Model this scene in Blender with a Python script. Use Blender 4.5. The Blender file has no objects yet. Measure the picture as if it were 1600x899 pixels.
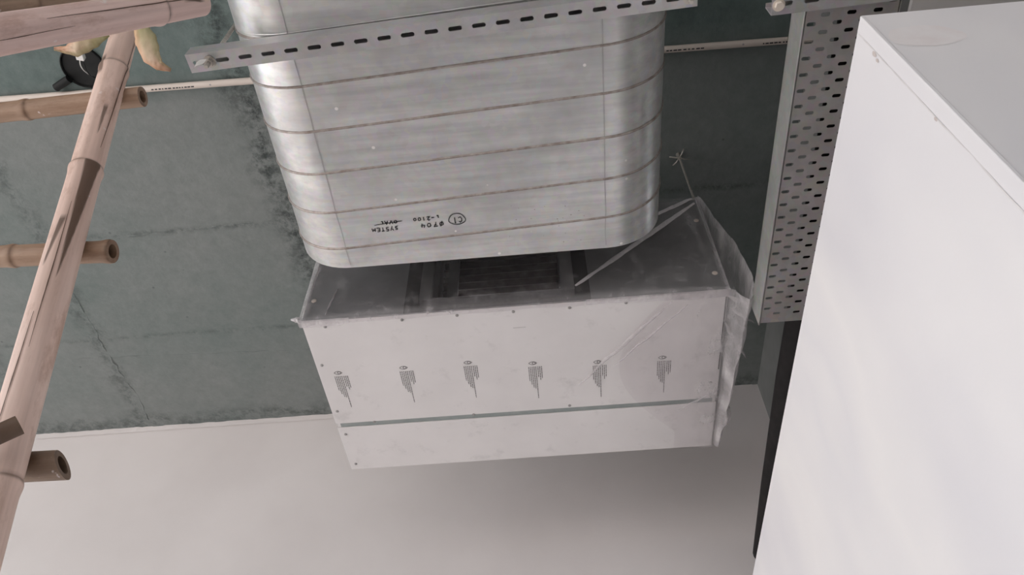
import bpy, bmesh, math, random
from mathutils import Vector, Matrix, noise
random.seed(7)
scn = bpy.context.scene
COL = scn.collection

# ------------------------------------------------------------------ camera
CAMZ = 1.5                     # eye height above the floor
F_PX = 1232.27
PITCH, YAW, ROLL = math.radians(50.847), math.radians(4.0975), math.radians(-1.1958)
FW = Vector((-math.sin(YAW)*math.cos(PITCH), math.cos(YAW)*math.cos(PITCH), math.sin(PITCH)))
_r = Vector((math.cos(YAW), math.sin(YAW), 0)); _u = _r.cross(FW)
RT = math.cos(ROLL)*_r + math.sin(ROLL)*_u
UP = -math.sin(ROLL)*_r + math.cos(ROLL)*_u
CAM = Vector((0, 0, CAMZ))
cam_d = bpy.data.cameras.new('camera'); cam = bpy.data.objects.new('camera', cam_d); COL.objects.link(cam)
cam_d.sensor_width = 36; cam_d.lens = F_PX/1600*36; cam_d.clip_start = .02
cam.matrix_world = Matrix.Translation(CAM) @ Matrix((RT, UP, -FW)).transposed().to_4x4()
scn.camera = cam

# ------------------------------------------------------------------ light
world = bpy.data.worlds.new('world'); scn.world = world; world.use_nodes = True
bg = world.node_tree.nodes['Background']
bg.inputs['Color'].default_value = (.93, .965, 1.04, 1); bg.inputs['Strength'].default_value = 1.0
sun_d = bpy.data.lights.new('sun', 'SUN'); sun = bpy.data.objects.new('sun', sun_d); COL.objects.link(sun)
sun_d.energy = 4.5; sun_d.angle = math.radians(2); sun_d.color = (1, .955, .925)
sun.rotation_euler = Vector((math.cos(math.radians(52)), .25, -math.sin(math.radians(52)))).to_track_quat('-Z', 'Y').to_euler()
sun.location = (-8, -2, 9)
scn.view_settings.view_transform = 'Standard'; scn.view_settings.look = 'None'
scn.view_settings.gamma = 1; scn.view_settings.use_curve_mapping = False
scn.view_settings.exposure = 1.45

# ------------------------------------------------------------------ pixel rays
def ray(x, y): return FW + RT*((x-800)/F_PX) - UP*((y-449.5)/F_PX)
def onZ(x, y, z): d = ray(x, y); return CAM + d*((z-CAMZ)/d.z)
def onY(x, y, Y): d = ray(x, y); return CAM + d*(Y/d.y)
def onX(x, y, X): d = ray(x, y); return CAM + d*(X/d.x)
def atD(x, y, depth): return CAM + ray(x, y)*depth

# ------------------------------------------------------------------ main dimensions (metres)
ZC = CAMZ+2.40                 # ceiling
YW = 2.60                      # far wall
UX0, UX1, UY0, UY1, UZ0, UZ1 = -.689, .487, 1.402, 2.052, CAMZ+1.642, CAMZ+2.093   # fan unit
DR = .154; DZ0 = CAMZ+1.656; DCZ = DZ0+DR; DXL, DXR = -.511, .163; DY1 = 1.236     # flat oval duct
TX0, TX1, TZ0, TZ1, TY1 = .542, .728, CAMZ+1.53, CAMZ+1.606, 1.432                  # cable tray
PX, PY, PZ = .511, .488, CAMZ+1.2                                                  # partition

# ------------------------------------------------------------------ materials
class N:
    def __init__(s, name):
        s.m = bpy.data.materials.new(name); s.m.use_nodes = True
        s.t = s.m.node_tree; s.b = s.t.nodes['Principled BSDF']; s.out = s.t.nodes['Material Output']
        s.tc = s.t.nodes.new('ShaderNodeTexCoord')
    def n(s, typ, **k):
        o = s.t.nodes.new('ShaderNode'+typ)
        for a, v in k.items(): setattr(o, a, v)
        return o
    def l(s, a, b): s.t.links.new(a, b)
    def mp(s, scale=(1, 1, 1), src='Object'):
        o = s.n('Mapping'); o.inputs['Scale'].default_value = scale; s.l(s.tc.outputs[src], o.inputs[0]); return o.outputs[0]
    def noise(s, scale, detail=4, rough=.55, vec=None, stretch=(1, 1, 1)):
        o = s.n('TexNoise'); o.inputs['Scale'].default_value = scale; o.inputs['Detail'].default_value = detail
        o.inputs['Roughness'].default_value = rough
        s.l(vec if vec is not None else s.mp(stretch), o.inputs['Vector']); return o.outputs['Fac']
    def ramp(s, fac, stops):
        o = s.n('ValToRGB'); e = o.color_ramp.elements
        while len(e) < len(stops): e.new(.5)
        for i, (p, c) in enumerate(stops):
            e[i].position = p; e[i].color = tuple(c)+(1,) if len(c) == 3 else c
        s.l(fac, o.inputs[0]); return o.outputs[0]
    def mix(s, fac, a, b, mode='MIX'):
        o = s.n('Mix', data_type='RGBA', blend_type=mode)
        for v, i in ((fac, 0), (a, 6), (b, 7)):
            if isinstance(v, (int, float)): o.inputs[i].default_value = v
            elif isinstance(v, tuple): o.inputs[i].default_value = v+(1,)
            else: s.l(v, o.inputs[i])
        return o.outputs[2]
    def math(s, op, a, b=None, c=None, clamp=False):
        o = s.n('Math', operation=op, use_clamp=clamp)
        for i, v in enumerate((a, b, c)):
            if v is None: continue
            if isinstance(v, (int, float)): o.inputs[i].default_value = v
            else: s.l(v, o.inputs[i])
        return o.outputs[0]
    def attr(s, name): o = s.n('Attribute', attribute_name=name); return o.outputs['Fac']
    def bump(s, h, strength=.2, dist=.01):
        o = s.n('Bump'); o.inputs['Strength'].default_value = strength; o.inputs['Distance'].default_value = dist
        s.l(h, o.inputs['Height']); s.l(o.outputs[0], s.b.inputs['Normal'])
    def set(s, col=None, rough=.5, metal=0, spec=.5):
        if col is not None:
            if isinstance(col, tuple): s.b.inputs['Base Color'].default_value = col+(1,)
            else: s.l(col, s.b.inputs['Base Color'])
        if isinstance(rough, (int, float)): s.b.inputs['Roughness'].default_value = rough
        else: s.l(rough, s.b.inputs['Roughness'])
        s.b.inputs['Metallic'].default_value = metal; s.b.inputs['Specular IOR Level'].default_value = spec
        return s.m

def simple(name, a, b, scale=20, rough=.5, metal=0, stretch=(1, 1, 1), bump=0, spec=.5):
    n = N(name); f = n.noise(scale, stretch=stretch)
    if bump: n.bump(f, bump, .004)
    return n.set(n.ramp(f, [(.3, a), (.7, b)]), rough, metal, spec)

def m_ceiling():
    n = N('raw_concrete')
    big = n.noise(1.3, 5); fine = n.noise(26, 8, .7); mid = n.noise(7, 6, .65)
    base = n.ramp(big, [(.3, (.135, .175, .165)), (.52, (.19, .212, .205)), (.75, (.225, .24, .232))])
    sep0 = n.n('SeparateXYZ'); n.l(n.tc.outputs['Object'], sep0.inputs[0])
    pour = n.ramp(n.math('ADD', n.math('SUBTRACT', sep0.outputs[1], .12), n.math('MULTIPLY', n.noise(9, 4), .12)), [(.98, (1, 1, 1)), (1.0, (0, 0, 0))])
    pour.node.color_ramp.elements[0].position = .90; pour.node.color_ramp.elements[1].position = 1.0
    lz = n.noise(5, 5, .7, stretch=(1, .5, 1))
    base = n.mix(pour, base, n.ramp(lz, [(.35, (.07, .115, .107)), (.62, (.13, .185, .175))]))
    base = n.mix(.35, base, n.ramp(fine, [(.3, (.12, .14, .135)), (.7, (.24, .255, .25))]))
    # stains that hug the form joints (own shape: along joint lines), coordinates in metres
    sep = n.n('SeparateXYZ'); n.l(n.tc.outputs['Object'], sep.inputs[0])
    wob = n.math('MULTIPLY', n.math('SUBTRACT', mid, .5), .16)
    tot = None
    blot = n.ramp(n.noise(22, 6, .75), [(.42, (0, 0, 0)), (.6, (1, 1, 1))])
    for ax, pos, slope, w, amt in ((0, -.99, .05, .05, .95), (0, -1.86, 0, .03, .55), (1, 1.56, 0, .012, .5), (1, 2.06, 0, .01, .4), (0, -2.35, 0, .05, .5), (1, .78, 0, .05, .5), (1, 2.57, 0, .04, .6)):
        a, b = sep.outputs[ax], sep.outputs[1-ax]
        d = n.math('ABSOLUTE', n.math('ADD', n.math('SUBTRACT', a, n.math('MULTIPLY_ADD', b, slope, pos)), wob if w > .02 else n.math('MULTIPLY', wob, .2)))
        k = n.math('MULTIPLY', n.math('SUBTRACT', 1, n.math('DIVIDE', d, w*1.6), clamp=True), amt)
        tot = k if tot is None else n.math('MAXIMUM', tot, k)
    st = n.math('MULTIPLY', tot, blot)
    base = n.mix(st, base, (.035, .045, .043))
    vor = n.n('TexVoronoi'); vor.inputs['Scale'].default_value = 9; n.l(n.mp(), vor.inputs['Vector'])
    pit = n.ramp(vor.outputs['Distance'], [(.02, (1, 1, 1)), (.06, (0, 0, 0))])
    base = n.mix(n.math('MULTIPLY', pit, .6), base, (.06, .07, .07))
    n.bump(n.math('ADD', n.math('MULTIPLY', st, -1.2), n.math('ADD', fine, n.math('MULTIPLY', mid, .6))), .35, .006)
    return n.set(base, .82, 0, .3)

def m_wall():
    n = N('white_wall_paint'); f = n.noise(2.2, 4); g = n.noise(70, 5)
    n.bump(g, .08, .004)
    return n.set(n.ramp(f, [(.3, (.68, .64, .625)), (.7, (.74, .70, .685))]), .62)

def m_partition():
    n = N('white_putty'); f = n.noise(2.3, 3, .5, stretch=(1, .8, .45)); g = n.noise(90, 4)
    c = n.ramp(f, [(.32, (.76, .75, .77)), (.5, (.86, .845, .835)), (.62, (.80, .79, .80)), (.75, (.87, .855, .84))])
    n.bump(g, .05, .003)
    return n.set(c, .5)

def m_galv(name, a=(.50, .50, .49), b=(.66, .66, .65), rough=.36, metal=.85, stretch=(1, 14, 14), spots=True):
    n = N(name)
    st = n.noise(3, 6, .6, stretch=stretch); bl = n.noise(5, 4)
    vor = n.n('TexVoronoi'); vor.inputs['Scale'].default_value = 70; n.l(n.mp(), vor.inputs['Vector'])
    c = n.ramp(st, [(.3, a), (.7, b)])
    c = n.mix(.12, c, vor.outputs['Color'], 'SOFT_LIGHT')
    c = n.mix(n.ramp(bl, [(.42, (0, 0, 0)), (.75, (.75, .75, .75))]), c, tuple(x*.72 for x in a))
    if spots:
        v2 = n.n('TexVoronoi'); v2.inputs['Scale'].default_value = 13; n.l(n.mp(), v2.inputs['Vector'])
        sp = n.ramp(v2.outputs['Distance'], [(.045, (1, 1, 1)), (.06, (0, 0, 0))])
        c = n.mix(sp, c, (.9, .88, .86))
    r = n.ramp(bl, [(.3, (rough-.06,)*3), (.7, (rough+.1,)*3)])
    n.bump(st, .03, .004)
    return n.set(c, r, metal)

def m_bamboo(name, a, b, dark=(.085, .045, .025)):
    n = N(name)
    f = n.noise(9, 6, .65, stretch=(1, 1, .16)); g = n.noise(70, 4, stretch=(1, 1, .04)); p = n.noise(38, 3, .6); q = n.noise(16, 6, .75, stretch=(1, 1, .35))
    c = n.ramp(f, [(.25, tuple(x*.78 for x in a)), (.5, a), (.75, b)])
    c = n.mix(.28, c, n.ramp(g, [(.35, tuple(x*.45 for x in a)), (.65, b)]))
    c = n.mix(n.ramp(q, [(.5, (0, 0, 0)), (.68, (.7, .7, .7))]), c, (a[0]*.55, a[1]*.44, a[2]*.36))
    c = n.mix(n.ramp(p, [(.68, (0, 0, 0)), (.72, (.7, .7, .7))]), c, (.78, .70, .68))
    c = n.mix(n.attr('dark'), c, dark)
    n.bump(n.math('ADD', g, n.math('MULTIPLY', q, .5)), .25, .002)
    return n.set(c, .55)

def m_film():
    n = N('clear_plastic_film')
    t = n.n('BsdfTransparent'); t.inputs[0].default_value = (.95, .94, .945, 1)
    n.set((.86, .83, .84), .2, 0, .7)
    w1 = n.noise(7, 5, .65, stretch=(1, 1, 1.6)); w2 = n.noise(26, 6, .7, stretch=(1, .5, 1))
    streak = n.ramp(w2, [(.5, (0, 0, 0)), (.8, (.55, .55, .55))])
    lw = n.n('LayerWeight'); lw.inputs[0].default_value = .25
    fac = n.math('ADD', n.math('MULTIPLY', streak, .5), n.math('MULTIPLY', lw.outputs['Facing'], .16))
    fac = n.math('ADD', fac, n.math('ADD', .04, n.math('MULTIPLY', n.attr('haze'), 1.1)), clamp=True)
    fac = n.math('MULTIPLY', fac, n.math('SUBTRACT', 1, n.attr('fade'), clamp=True))
    n.bump(n.math('ADD', w1, n.math('MULTIPLY', w2, .5)), .7, .02)
    mx = n.n('MixShader'); n.l(fac, mx.inputs[0]); n.l(t.outputs[0], mx.inputs[1]); n.l(n.b.outputs[0], mx.inputs[2])
    n.l(mx.outputs[0], n.out.inputs[0]); return n.m

def m_panel():
    n = N('white_coated_panel'); f = n.noise(5, 5); g = n.noise(13, 6, .7)
    c = n.ramp(f, [(.3, (.71, .69, .685)), (.7, (.77, .75, .745))])
    c = n.mix(n.ramp(g, [(.58, (0, 0, 0)), (.78, (.55, .55, .55))]), c, (.50, .49, .48))
    return n.set(c, .45)
M = dict(
    ceiling=m_ceiling(), wall=m_wall(), partition=m_partition(),
    duct=m_galv('galvanised_duct', (.54, .545, .54), (.75, .75, .735), .34, .62), seam=simple('rusty_seam', (.26, .215, .19), (.46, .42, .39), 60, .45, .5),
    strut=m_galv('galvanised_channel', (.44, .435, .435), (.56, .55, .55), .42, .5, (3, 3, 3), False),
    tray=m_galv('galvanised_tray', (.42, .40, .39), (.52, .495, .485), .5, .45, (3, 3, 3), False),
    trayside=m_galv('galvanised_tray_side', (.36, .37, .345), (.45, .46, .435), .5, .45, (3, 3, 3), False),
    panel=m_panel(),
    front=simple('shaded_galv_sheet', (.13, .132, .134), (.18, .182, .184), 8, .55),  # galvanised front of the unit, its shade put into an even dark grey
    collar=simple('grey_collar_steel', (.10, .10, .10), (.15, .15, .15), 15, .5, .3),
    black=simple('black_foam', (.012, .012, .012), (.022, .021, .021), 30, .8),
    fin=simple('dark_fin', (.10, .085, .08), (.16, .14, .13), 30, .4, .5),
    strip=simple('grey_green_strip', (.26, .30, .29), (.34, .37, .36), 20, .5),
    ink=simple('black_marker_ink', (.012, .012, .014), (.03, .03, .032), 40, .5),
    print_=simple('grey_print_ink', (.11, .105, .105), (.17, .16, .16), 60, .6),
    screw=simple('dull_screw', (.30, .29, .28), (.40, .39, .38), 60, .45, .5),
    cap=simple('cream_cap', (.62, .55, .47), (.70, .63, .55), 60, .5),
    rod=simple('zinc_rod', (.45, .42, .38), (.62, .59, .54), 200, .4, .7, (.02, .02, 1)),
    pvc=simple('cream_pvc', (.60, .53, .47), (.66, .59, .53), 6, .4),
    bamboo=m_bamboo('pale_bamboo', (.74, .54, .45), (.88, .70, .62)),
    bamboo_pink=m_bamboo('pinkish_bamboo', (.82, .60, .54), (.90, .73, .67)),
    bamboo_tan=m_bamboo('tan_bamboo', (.36, .235, .155), (.58, .42, .31)),
    bamboo_dark=m_bamboo('dull_bamboo', (.26, .18, .125), (.42, .31, .23)),
    leaf=None, white=simple('white_plastic', (.72, .71, .68), (.78, .77, .74), 30, .4),
    blackp=simple('black_plastic', (.008, .009, .009), (.014, .015, .015), 20, .6, spec=.2),
    cable=simple('black_foam_rubber', (.014, .013, .013), (.022, .02, .02), 30, .8, spec=.2),
    film=m_film(), floor=simple('dusty_screed', (.40, .375, .365), (.50, .47, .46), 3, .8, bump=.1),
    ground=simple('pale_sandy_ground', (.42, .395, .38), (.50, .475, .455), .6, .9),
    beam=simple('beam_concrete', (.15, .155, .15), (.20, .205, .20), 6, .8, bump=.2),
    plaster=simple('plaster', (.62, .60, .58), (.68, .66, .64), 2, .7),
)
def m_leaf():
    n = N('dry_sheath'); g = n.noise(60, 3, stretch=(1, .3, .3)); k = n.noise(30, 4)
    along = n.attr('along'); across = n.attr('across')
    c = n.ramp(along, [(0, (.30, .34, .12)), (.25, (.50, .44, .24)), (.55, (.68, .52, .38)), (.85, (.66, .34, .20)), (1, (.32, .15, .10))])
    c = n.mix(n.ramp(across, [(.18, (.55, .55, .55)), (.42, (0, 0, 0))]), c, (.24, .29, .10))
    c = n.mix(n.ramp(across, [(.68, (0, 0, 0)), (.95, (.7, .7, .7))]), c, (.70, .36, .20))
    c = n.mix(.3, c, n.ramp(g, [(.35, (.3, .2, .12)), (.65, (.8, .66, .5))]))
    n.bump(k, .4, .003)
    return n.set(c, .6)
M['leaf'] = m_leaf()

# ------------------------------------------------------------------ mesh helpers
class MB:
    def __init__(s): s.v = []; s.f = []; s.attr = {}
    def add(s, vs, fs):
        k = len(s.v); s.v += [tuple(v) for v in vs]; s.f += [tuple(i+k for i in f) for f in fs]; return k
    def box(s, x0, x1, y0, y1, z0, z1):
        s.add([(x, y, z) for z in (z0, z1) for y in (y0, y1) for x in (x0, x1)],
              [(0, 2, 3, 1), (4, 5, 7, 6), (0, 1, 5, 4), (2, 6, 7, 3), (0, 4, 6, 2), (1, 3, 7, 5)])
    def bbox(s, x0, x1, y0, y1, z0, z1, b=.002):
        bm = bmesh.new(); bmesh.ops.create_cube(bm, size=1)
        for v in bm.verts: v.co = ((x0+x1)/2+v.co.x*(x1-x0), (y0+y1)/2+v.co.y*(y1-y0), (z0+z1)/2+v.co.z*(z1-z0))
        bmesh.ops.bevel(bm, geom=bm.edges[:], offset=b, segments=2, affect='EDGES', profile=.5)
        bm.verts.index_update(); s.add([v.co[:] for v in bm.verts], [[v.index for v in f.verts] for f in bm.faces]); bm.free()
    def tube(s, pts, r, seg=10, cap=True):
        pts = [Vector(p) for p in pts]; n = len(pts); rs = r if isinstance(r, (list, tuple)) else [r]*n
        ring = []; prev = None
        for i, p in enumerate(pts):
            t = (pts[min(i+1, n-1)]-pts[max(i-1, 0)]).normalized()
            if prev is None: a = t.orthogonal().normalized()
            else: a = (prev - t*prev.dot(t)).normalized()
            prev = a; b = t.cross(a)
            ring.append([p+(a*math.cos(k*math.tau/seg)+b*math.sin(k*math.tau/seg))*rs[i] for k in range(seg)])
        k0 = s.add([v for rg in ring for v in rg], [(i*seg+j, i*seg+(j+1) % seg, (i+1)*seg+(j+1) % seg, (i+1)*seg+j) for i in range(n-1) for j in range(seg)])
        if cap: s.f += [tuple(k0+j for j in reversed(range(seg))), tuple(k0+(n-1)*seg+j for j in range(seg))]
    def grid(s, P):
        n, m = len(P), len(P[0])
        return s.add([p for r in P for p in r], [(i*m+j, i*m+j+1, (i+1)*m+j+1, (i+1)*m+j) for i in range(n-1) for j in range(m-1)])
    def build(s, name, mat, parent=None, smooth=False):
        me = bpy.data.meshes.new(name); me.from_pydata(s.v, [], s.f); me.update()
        for k, vals in s.attr.items():
            a = me.attributes.new(k, 'FLOAT', 'POINT'); a.data.foreach_set('value', vals)
        me.materials.append(M[mat] if isinstance(mat, str) else mat)
        if smooth is not False:
            me.polygons.foreach_set('use_smooth', [True]*len(me.polygons))
            if smooth is not True: me.set_sharp_from_angle(angle=math.radians(smooth))
        o = bpy.data.objects.new(name, me); COL.objects.link(o)
        if parent is not None:
            o.parent = parent; o.matrix_parent_inverse = parent.matrix_world.inverted() if parent.type != 'EMPTY' else Matrix.Translation(-parent.location)
        return o
def tag(o, label, cat, group=None, kind=None):
    o['label'] = label; o['category'] = cat
    if group: o['group'] = group
    if kind: o['kind'] = kind
    return o
def thing(name, loc, label, cat, group=None):
    o = bpy.data.objects.new(name, None); COL.objects.link(o); o.location = loc; o.empty_display_size = .05
    return tag(o, label, cat, group)
def struct(name, mb, mat, label, cat, **k):
    o = mb.build(name, mat, **k); o['kind'] = 'structure'; o['label'] = label; o['category'] = cat; return o

def slot_plate(mb, x0, x1, y0, y1, z0, z1, sx, sy, cols, pitch, offs, along='Y'):
    """A sheet between z0 and z1 with rounded slots cut through it: `cols` strips across x, slots every `pitch`
    along y, slot size sx by sy, strip i shifted by offs(i). along='X' swaps the two axes."""
    def tr(p): return (p[1], p[0], p[2]) if along == 'X' else p
    flip = along == 'X'
    def face(vs, rev=False):
        vs = [tr(v) for v in vs]
        if rev != flip: vs = vs[::-1]
        mb.add(vs, [tuple(range(len(vs)))])
    w = (x1-x0)/cols
    for i in range(cols):
        a, b = x0+i*w, x0+(i+1)*w; cx = (a+b)/2
        y = y0+offs(i); 
        if y > y0+1e-6:
            for z, rev in ((z0, True), (z1, False)): face([(a, y0, z), (b, y0, z), (b, y, z), (a, y, z)], rev)
        while y+pitch <= y1+1e-6:
            cy = y+pitch/2
            hx, hy = sx/2, sy/2; r = min(hx, hy)
            out = []
            for q in range(16):
                an = (q+.5)*math.tau/16; c, s_ = math.cos(an), math.sin(an)
                out.append((cx+(hx-r)*(1 if c > 0 else -1)+r*c, cy+(hy-r)*(1 if s_ > 0 else -1)+r*s_))
            # quads from slot outline to the cell rectangle
            rect = []
            for q in range(16):
                an = (q+.5)*math.tau/16; c, s_ = math.cos(an), math.sin(an); k = 1/max(abs(c), abs(s_))
                rect.append((cx+c*k*w/2, cy+s_*k*pitch/2))
            corners = {1: (b, y+pitch), 5: (a, y+pitch), 9: (a, y), 13: (b, y)}
            for z, rev in ((z0, True), (z1, False)):
                for q in range(16):
                    q2 = (q+1) % 16; poly = [out[q], rect[q]]
                    if q in corners: poly.append(corners[q])
                    poly += [rect[q2], out[q2]]
                    face([(p[0], p[1], z) for p in poly], rev)
            for q in range(16):
                q2 = (q+1) % 16
                face([(out[q][0], out[q][1], z0), (out[q][0], out[q][1], z1), (out[q2][0], out[q2][1], z1), (out[q2][0], out[q2][1], z0)])
            y += pitch
        if y < y1-1e-6:
            for z, rev in ((z0, True), (z1, False)): face([(a, y, z), (b, y, z), (b, y1, z), (a, y1, z)], rev)
    for (p, q) in (((x0, y0), (x1, y0)), ((x1, y0), (x1, y1)), ((x1, y1), (x0, y1)), ((x0, y1), (x0, y0))):
        face([(p[0], p[1], z0), (q[0], q[1], z0), (q[0], q[1], z1), (p[0], p[1], z1)])

# ------------------------------------------------------------------ the setting
XL, XR, YB = -5.0, 3.2, -4.5
mb = MB(); mb.box(XL-.6, XR+.2, YB-.2, YW+.2, ZC, ZC+.2)
ceil = struct('ceiling', mb, 'ceiling', 'raw grey-green concrete slab soffit with stained form joints', 'ceiling')
def ridge(pts, w, h, amp):
    m = MB(); n = 70; P = [[], [], []]
    a, b = Vector(pts[0]), Vector(pts[1]); t = (b-a).normalized(); s = Vector((t.y, -t.x, 0))
    for i in range(n+1):
        u = i/n; q = a.lerp(b, u); k = noise.noise(q*9)*amp+noise.noise(q*31)*amp*.6
        ww = w*(.6+.8*abs(noise.noise(q*17+Vector((3, 1, 0))))); hh = h*max(.05, .5+noise.noise(q*23)*1.4)
        for j, (o, z) in enumerate(((-ww, -.0005+.001), (0, -hh), (ww, .0005))): P[j].append(q+s*(k+o)+Vector((0, 0, z)))
    m.grid(P); return m
for a, b, w, h, amp in (((100, 440), (236, 656), .006, .004, .012), ((176, 372), (432, 344), .004, .003, .008), ((100, 562), (500, 545), .003, .002, .006)):
    ridge((onZ(*a, ZC), onZ(*b, ZC)), w, h, amp).build('form_joint', 'ceiling', ceil)
mb = MB(); mb.box(XL-.2, .884, YW, YW+.2, 0, ZC)
mb.box(.884, XR, YW, YW+.2, 0, ZC-.24)
wb = struct('wall_back', mb, 'wall', 'white painted far wall below the concrete ceiling', 'wall')
# ragged painted top edge of the wall
mb = MB(); P = [[], []]
for i in range(160):
    x = -2.6+i*(.86+2.6)/159; P[0].append((x, YW-.003, ZC-.03)); P[1].append((x, YW-.003-abs(noise.noise(Vector((x*25, 0, 2))))*.004, ZC-.001-max(0, noise.noise(Vector((x*18, 3, 0))))*.012))
mb.grid(P); mb.build('paint_edge', 'wall', wb)
mb = MB(); mb.box(XR, XR+.2, YB, YW+.2, 0, ZC)
struct('wall_right', mb, 'plaster', 'plain plastered side wall behind the white partition', 'wall')
mb = MB(); mb.box(XL, XR, YB-.2, YB, 0, .9); mb.box(XL, XR, YB-.2, YB, 3.2, ZC); mb.box(XL, -4.2, YB-.2, YB, .9, 3.2); mb.box(-.2, XR, YB-.2, YB, .9, 3.2)  # rear opening added and sized to brighten faces turned toward the viewer
struct('wall_rear', mb, 'plaster', 'plastered wall behind the viewer, its wide opening added to let in light', 'wall')
mb = MB(); mb.box(XL-.6, XR+.2, YB-.2, YW+.2, -.2, 0)
struct('floor', mb, 'floor', 'dusty grey screed floor', 'floor')
mb = MB(); mb.box(-60, XL-.6, -40, 40, -.4, -.2); mb.box(XL-.6, 20, -40, YB-.2, -.4, -.2)
struct('ground', mb, 'ground', 'pale sandy ground outside the open side of the building', 'ground')
mb = MB(); mb.box(.883, 1.7, YB, YW-.001, CAMZ+2.161, ZC-.001)
bmo = struct('ceiling_beam', mb, 'beam', 'concrete beam dropping from the ceiling beside the cable tray', 'beam')
mb = MB(); mb.box(1.05, 1.69, YB+.01, YW-.01, CAMZ+2.146, CAMZ+2.1612); mb.build('plaster_soffit', 'plaster', bmo)

# white partition: carcass + corner bead
pt = thing('partition', (PX+.9, 1.5, 0), 'tall white putty-coated partition box at the right, below the cable tray', 'partition'); pt['kind'] = 'structure'
mb = MB(); mb.bbox(PX, XR-.002, PY, YW-.002, .001, PZ, .003); mb.build('panel_board', 'partition', pt)
mb = MB(); mb.bbox(PX-.002, PX+.004, PY-.0012, PY+.024, .01, PZ-.006, .0012); mb.build('corner_bead', 'partition', pt)
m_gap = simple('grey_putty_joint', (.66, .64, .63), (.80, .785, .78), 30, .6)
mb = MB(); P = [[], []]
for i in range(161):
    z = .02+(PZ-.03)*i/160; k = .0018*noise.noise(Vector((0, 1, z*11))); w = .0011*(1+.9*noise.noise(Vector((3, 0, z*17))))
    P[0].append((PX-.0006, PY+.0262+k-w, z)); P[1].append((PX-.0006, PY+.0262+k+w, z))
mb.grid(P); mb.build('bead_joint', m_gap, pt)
m_nick = simple('brown_nick', (.52, .46, .43), (.62, .56, .53), 60, .8)
for zz, yy, r in ((.078, .030, .0045), (.092, .034, .003), (.29, .028, .0028)):
    mb = MB(); mb.add([(PX-.0008, PY+yy+r*.8*math.cos(k*math.tau/9)*(1+.3*(k % 2)), PZ-zz+r*1.7*math.sin(k*math.tau/9)) for k in range(9)], [tuple(range(9))]); mb.build('nick', m_nick, pt)
# skim patch on the front face
mb = MB(); c0 = onY(1440, 52, PY); k = []
for i in range(40):
    a = i/40*math.tau; rr = 1+.22*noise.noise(Vector((math.cos(a)*1.3, math.sin(a)*1.3, 5))); k.append((c0.x+.055*rr*math.cos(a), PY-.0004, min(PZ-.008, c0.z+.036*rr*math.sin(a)-.01)))
mb.add(k, [tuple(range(40))]); mb.build('skim_patch', simple('smoothed_putty', (.82, .77, .76), (.87, .85, .845), 22, .5), pt)

# ------------------------------------------------------------------ flat oval duct
def oval(s, r):        # s metres along the perimeter from the left end of the bottom flat, growing to +X
    fl = DXR-DXL; arc = math.pi*DR; per = 2*fl+2*arc; s %= per
    if s < fl: return Vector((DXL+s, 0, DCZ-r))
    s -= fl
    if s < arc: a = s/DR-math.pi/2; return Vector((DXR+r*math.cos(a), 0, DCZ+r*math.sin(a)))
    s -= arc
    if s < fl: return Vector((DXR-s, 0, DCZ+r))
    s -= fl; a = s/DR+math.pi/2; return Vector((DXL+r*math.cos(a), 0, DCZ+r*math.sin(a)))
PER = 2*(DXR-DXL)+2*math.pi*DR
dz = thing('oval_duct', (0, DY1, DZ0), 'galvanised spiral-seam flat oval duct with handwritten marks on its underside', 'air duct')
ss = [i*(DXR-DXL)/10 for i in range(10)]+[(DXR-DXL)+i*math.pi*DR/26 for i in range(26)]
ss = ss+[s+PER/2 for s in ss]; DY0 = -1.6
mb = MB(); n = len(ss); ys = [DY0+(DY1-DY0)*i/40 for i in range(41)]
rows = []
for y in ys: rows.append([oval(s, DR+.0012*noise.noise(Vector((s*4, y*5, 0))))+Vector((0, y, 0)) for s in ss])
for y in reversed(ys): rows.append([oval(s, DR-.003)+Vector((0, y, 0)) for s in ss])
rows.append(rows[0])
k = mb.add([p for r in rows for p in r], [(i*n+j, (i+1)*n+j, (i+1)*n+(j+1) % n, i*n+(j+1) % n) for i in range(len(rows)-1) for j in range(n)])
mb.build('duct_shell', 'duct', dz, 40)
# helical lock seam: Y falls by PITCH_ every turn
PITCH_ = .1125
def helix(y_ref, x_ref, r, h, ya, yb):
    m = MB(); s_ref = x_ref-DXL; step = .02; pts = []
    s0 = s_ref+(y_ref-yb)/PITCH_*PER; s1 = s_ref+(y_ref-ya)/PITCH_*PER; nn = int((s1-s0)/step); P = [[], [], [], []]
    for i in range(nn+1):
        s = s0+(s1-s0)*i/nn; y = y_ref-(s-s_ref)/PER*PITCH_
        for j, (dy, hh) in enumerate(((-r, -.0003), (-r*.5, h), (r*.5, h), (r, -.0003))):
            P[j].append(oval(s, DR+hh)+Vector((0, y+dy, 0)))
    m.grid(P); return m
yA = onZ(680, 181, DZ0); 
helix(yA.y, yA.x, .0034, .0032, -.9, DY1-.004).build('spiral_seam', 'seam', dz, True)
# three fine corrugation beads at the joint next to the channel
for dy in (.009, .018):
    m = MB(); P = [[], [], []]
    yy = onZ(700, 10, DZ0)
    for i in range(200):
        s = PER*.8+i/199*PER*.62; so = s-PER
        y = yy.y+dy-(so-(yy.x-DXL))/PER*PITCH_
        for j, (d2, hh) in enumerate(((-.0022, -.0003), (0, .0016), (.0022, -.0003))): P[j].append(oval(s, DR+hh)+Vector((0, y+d2, 0)))
    m.grid(P); m.build('corrugation_bead', 'duct', dz, True)
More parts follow.
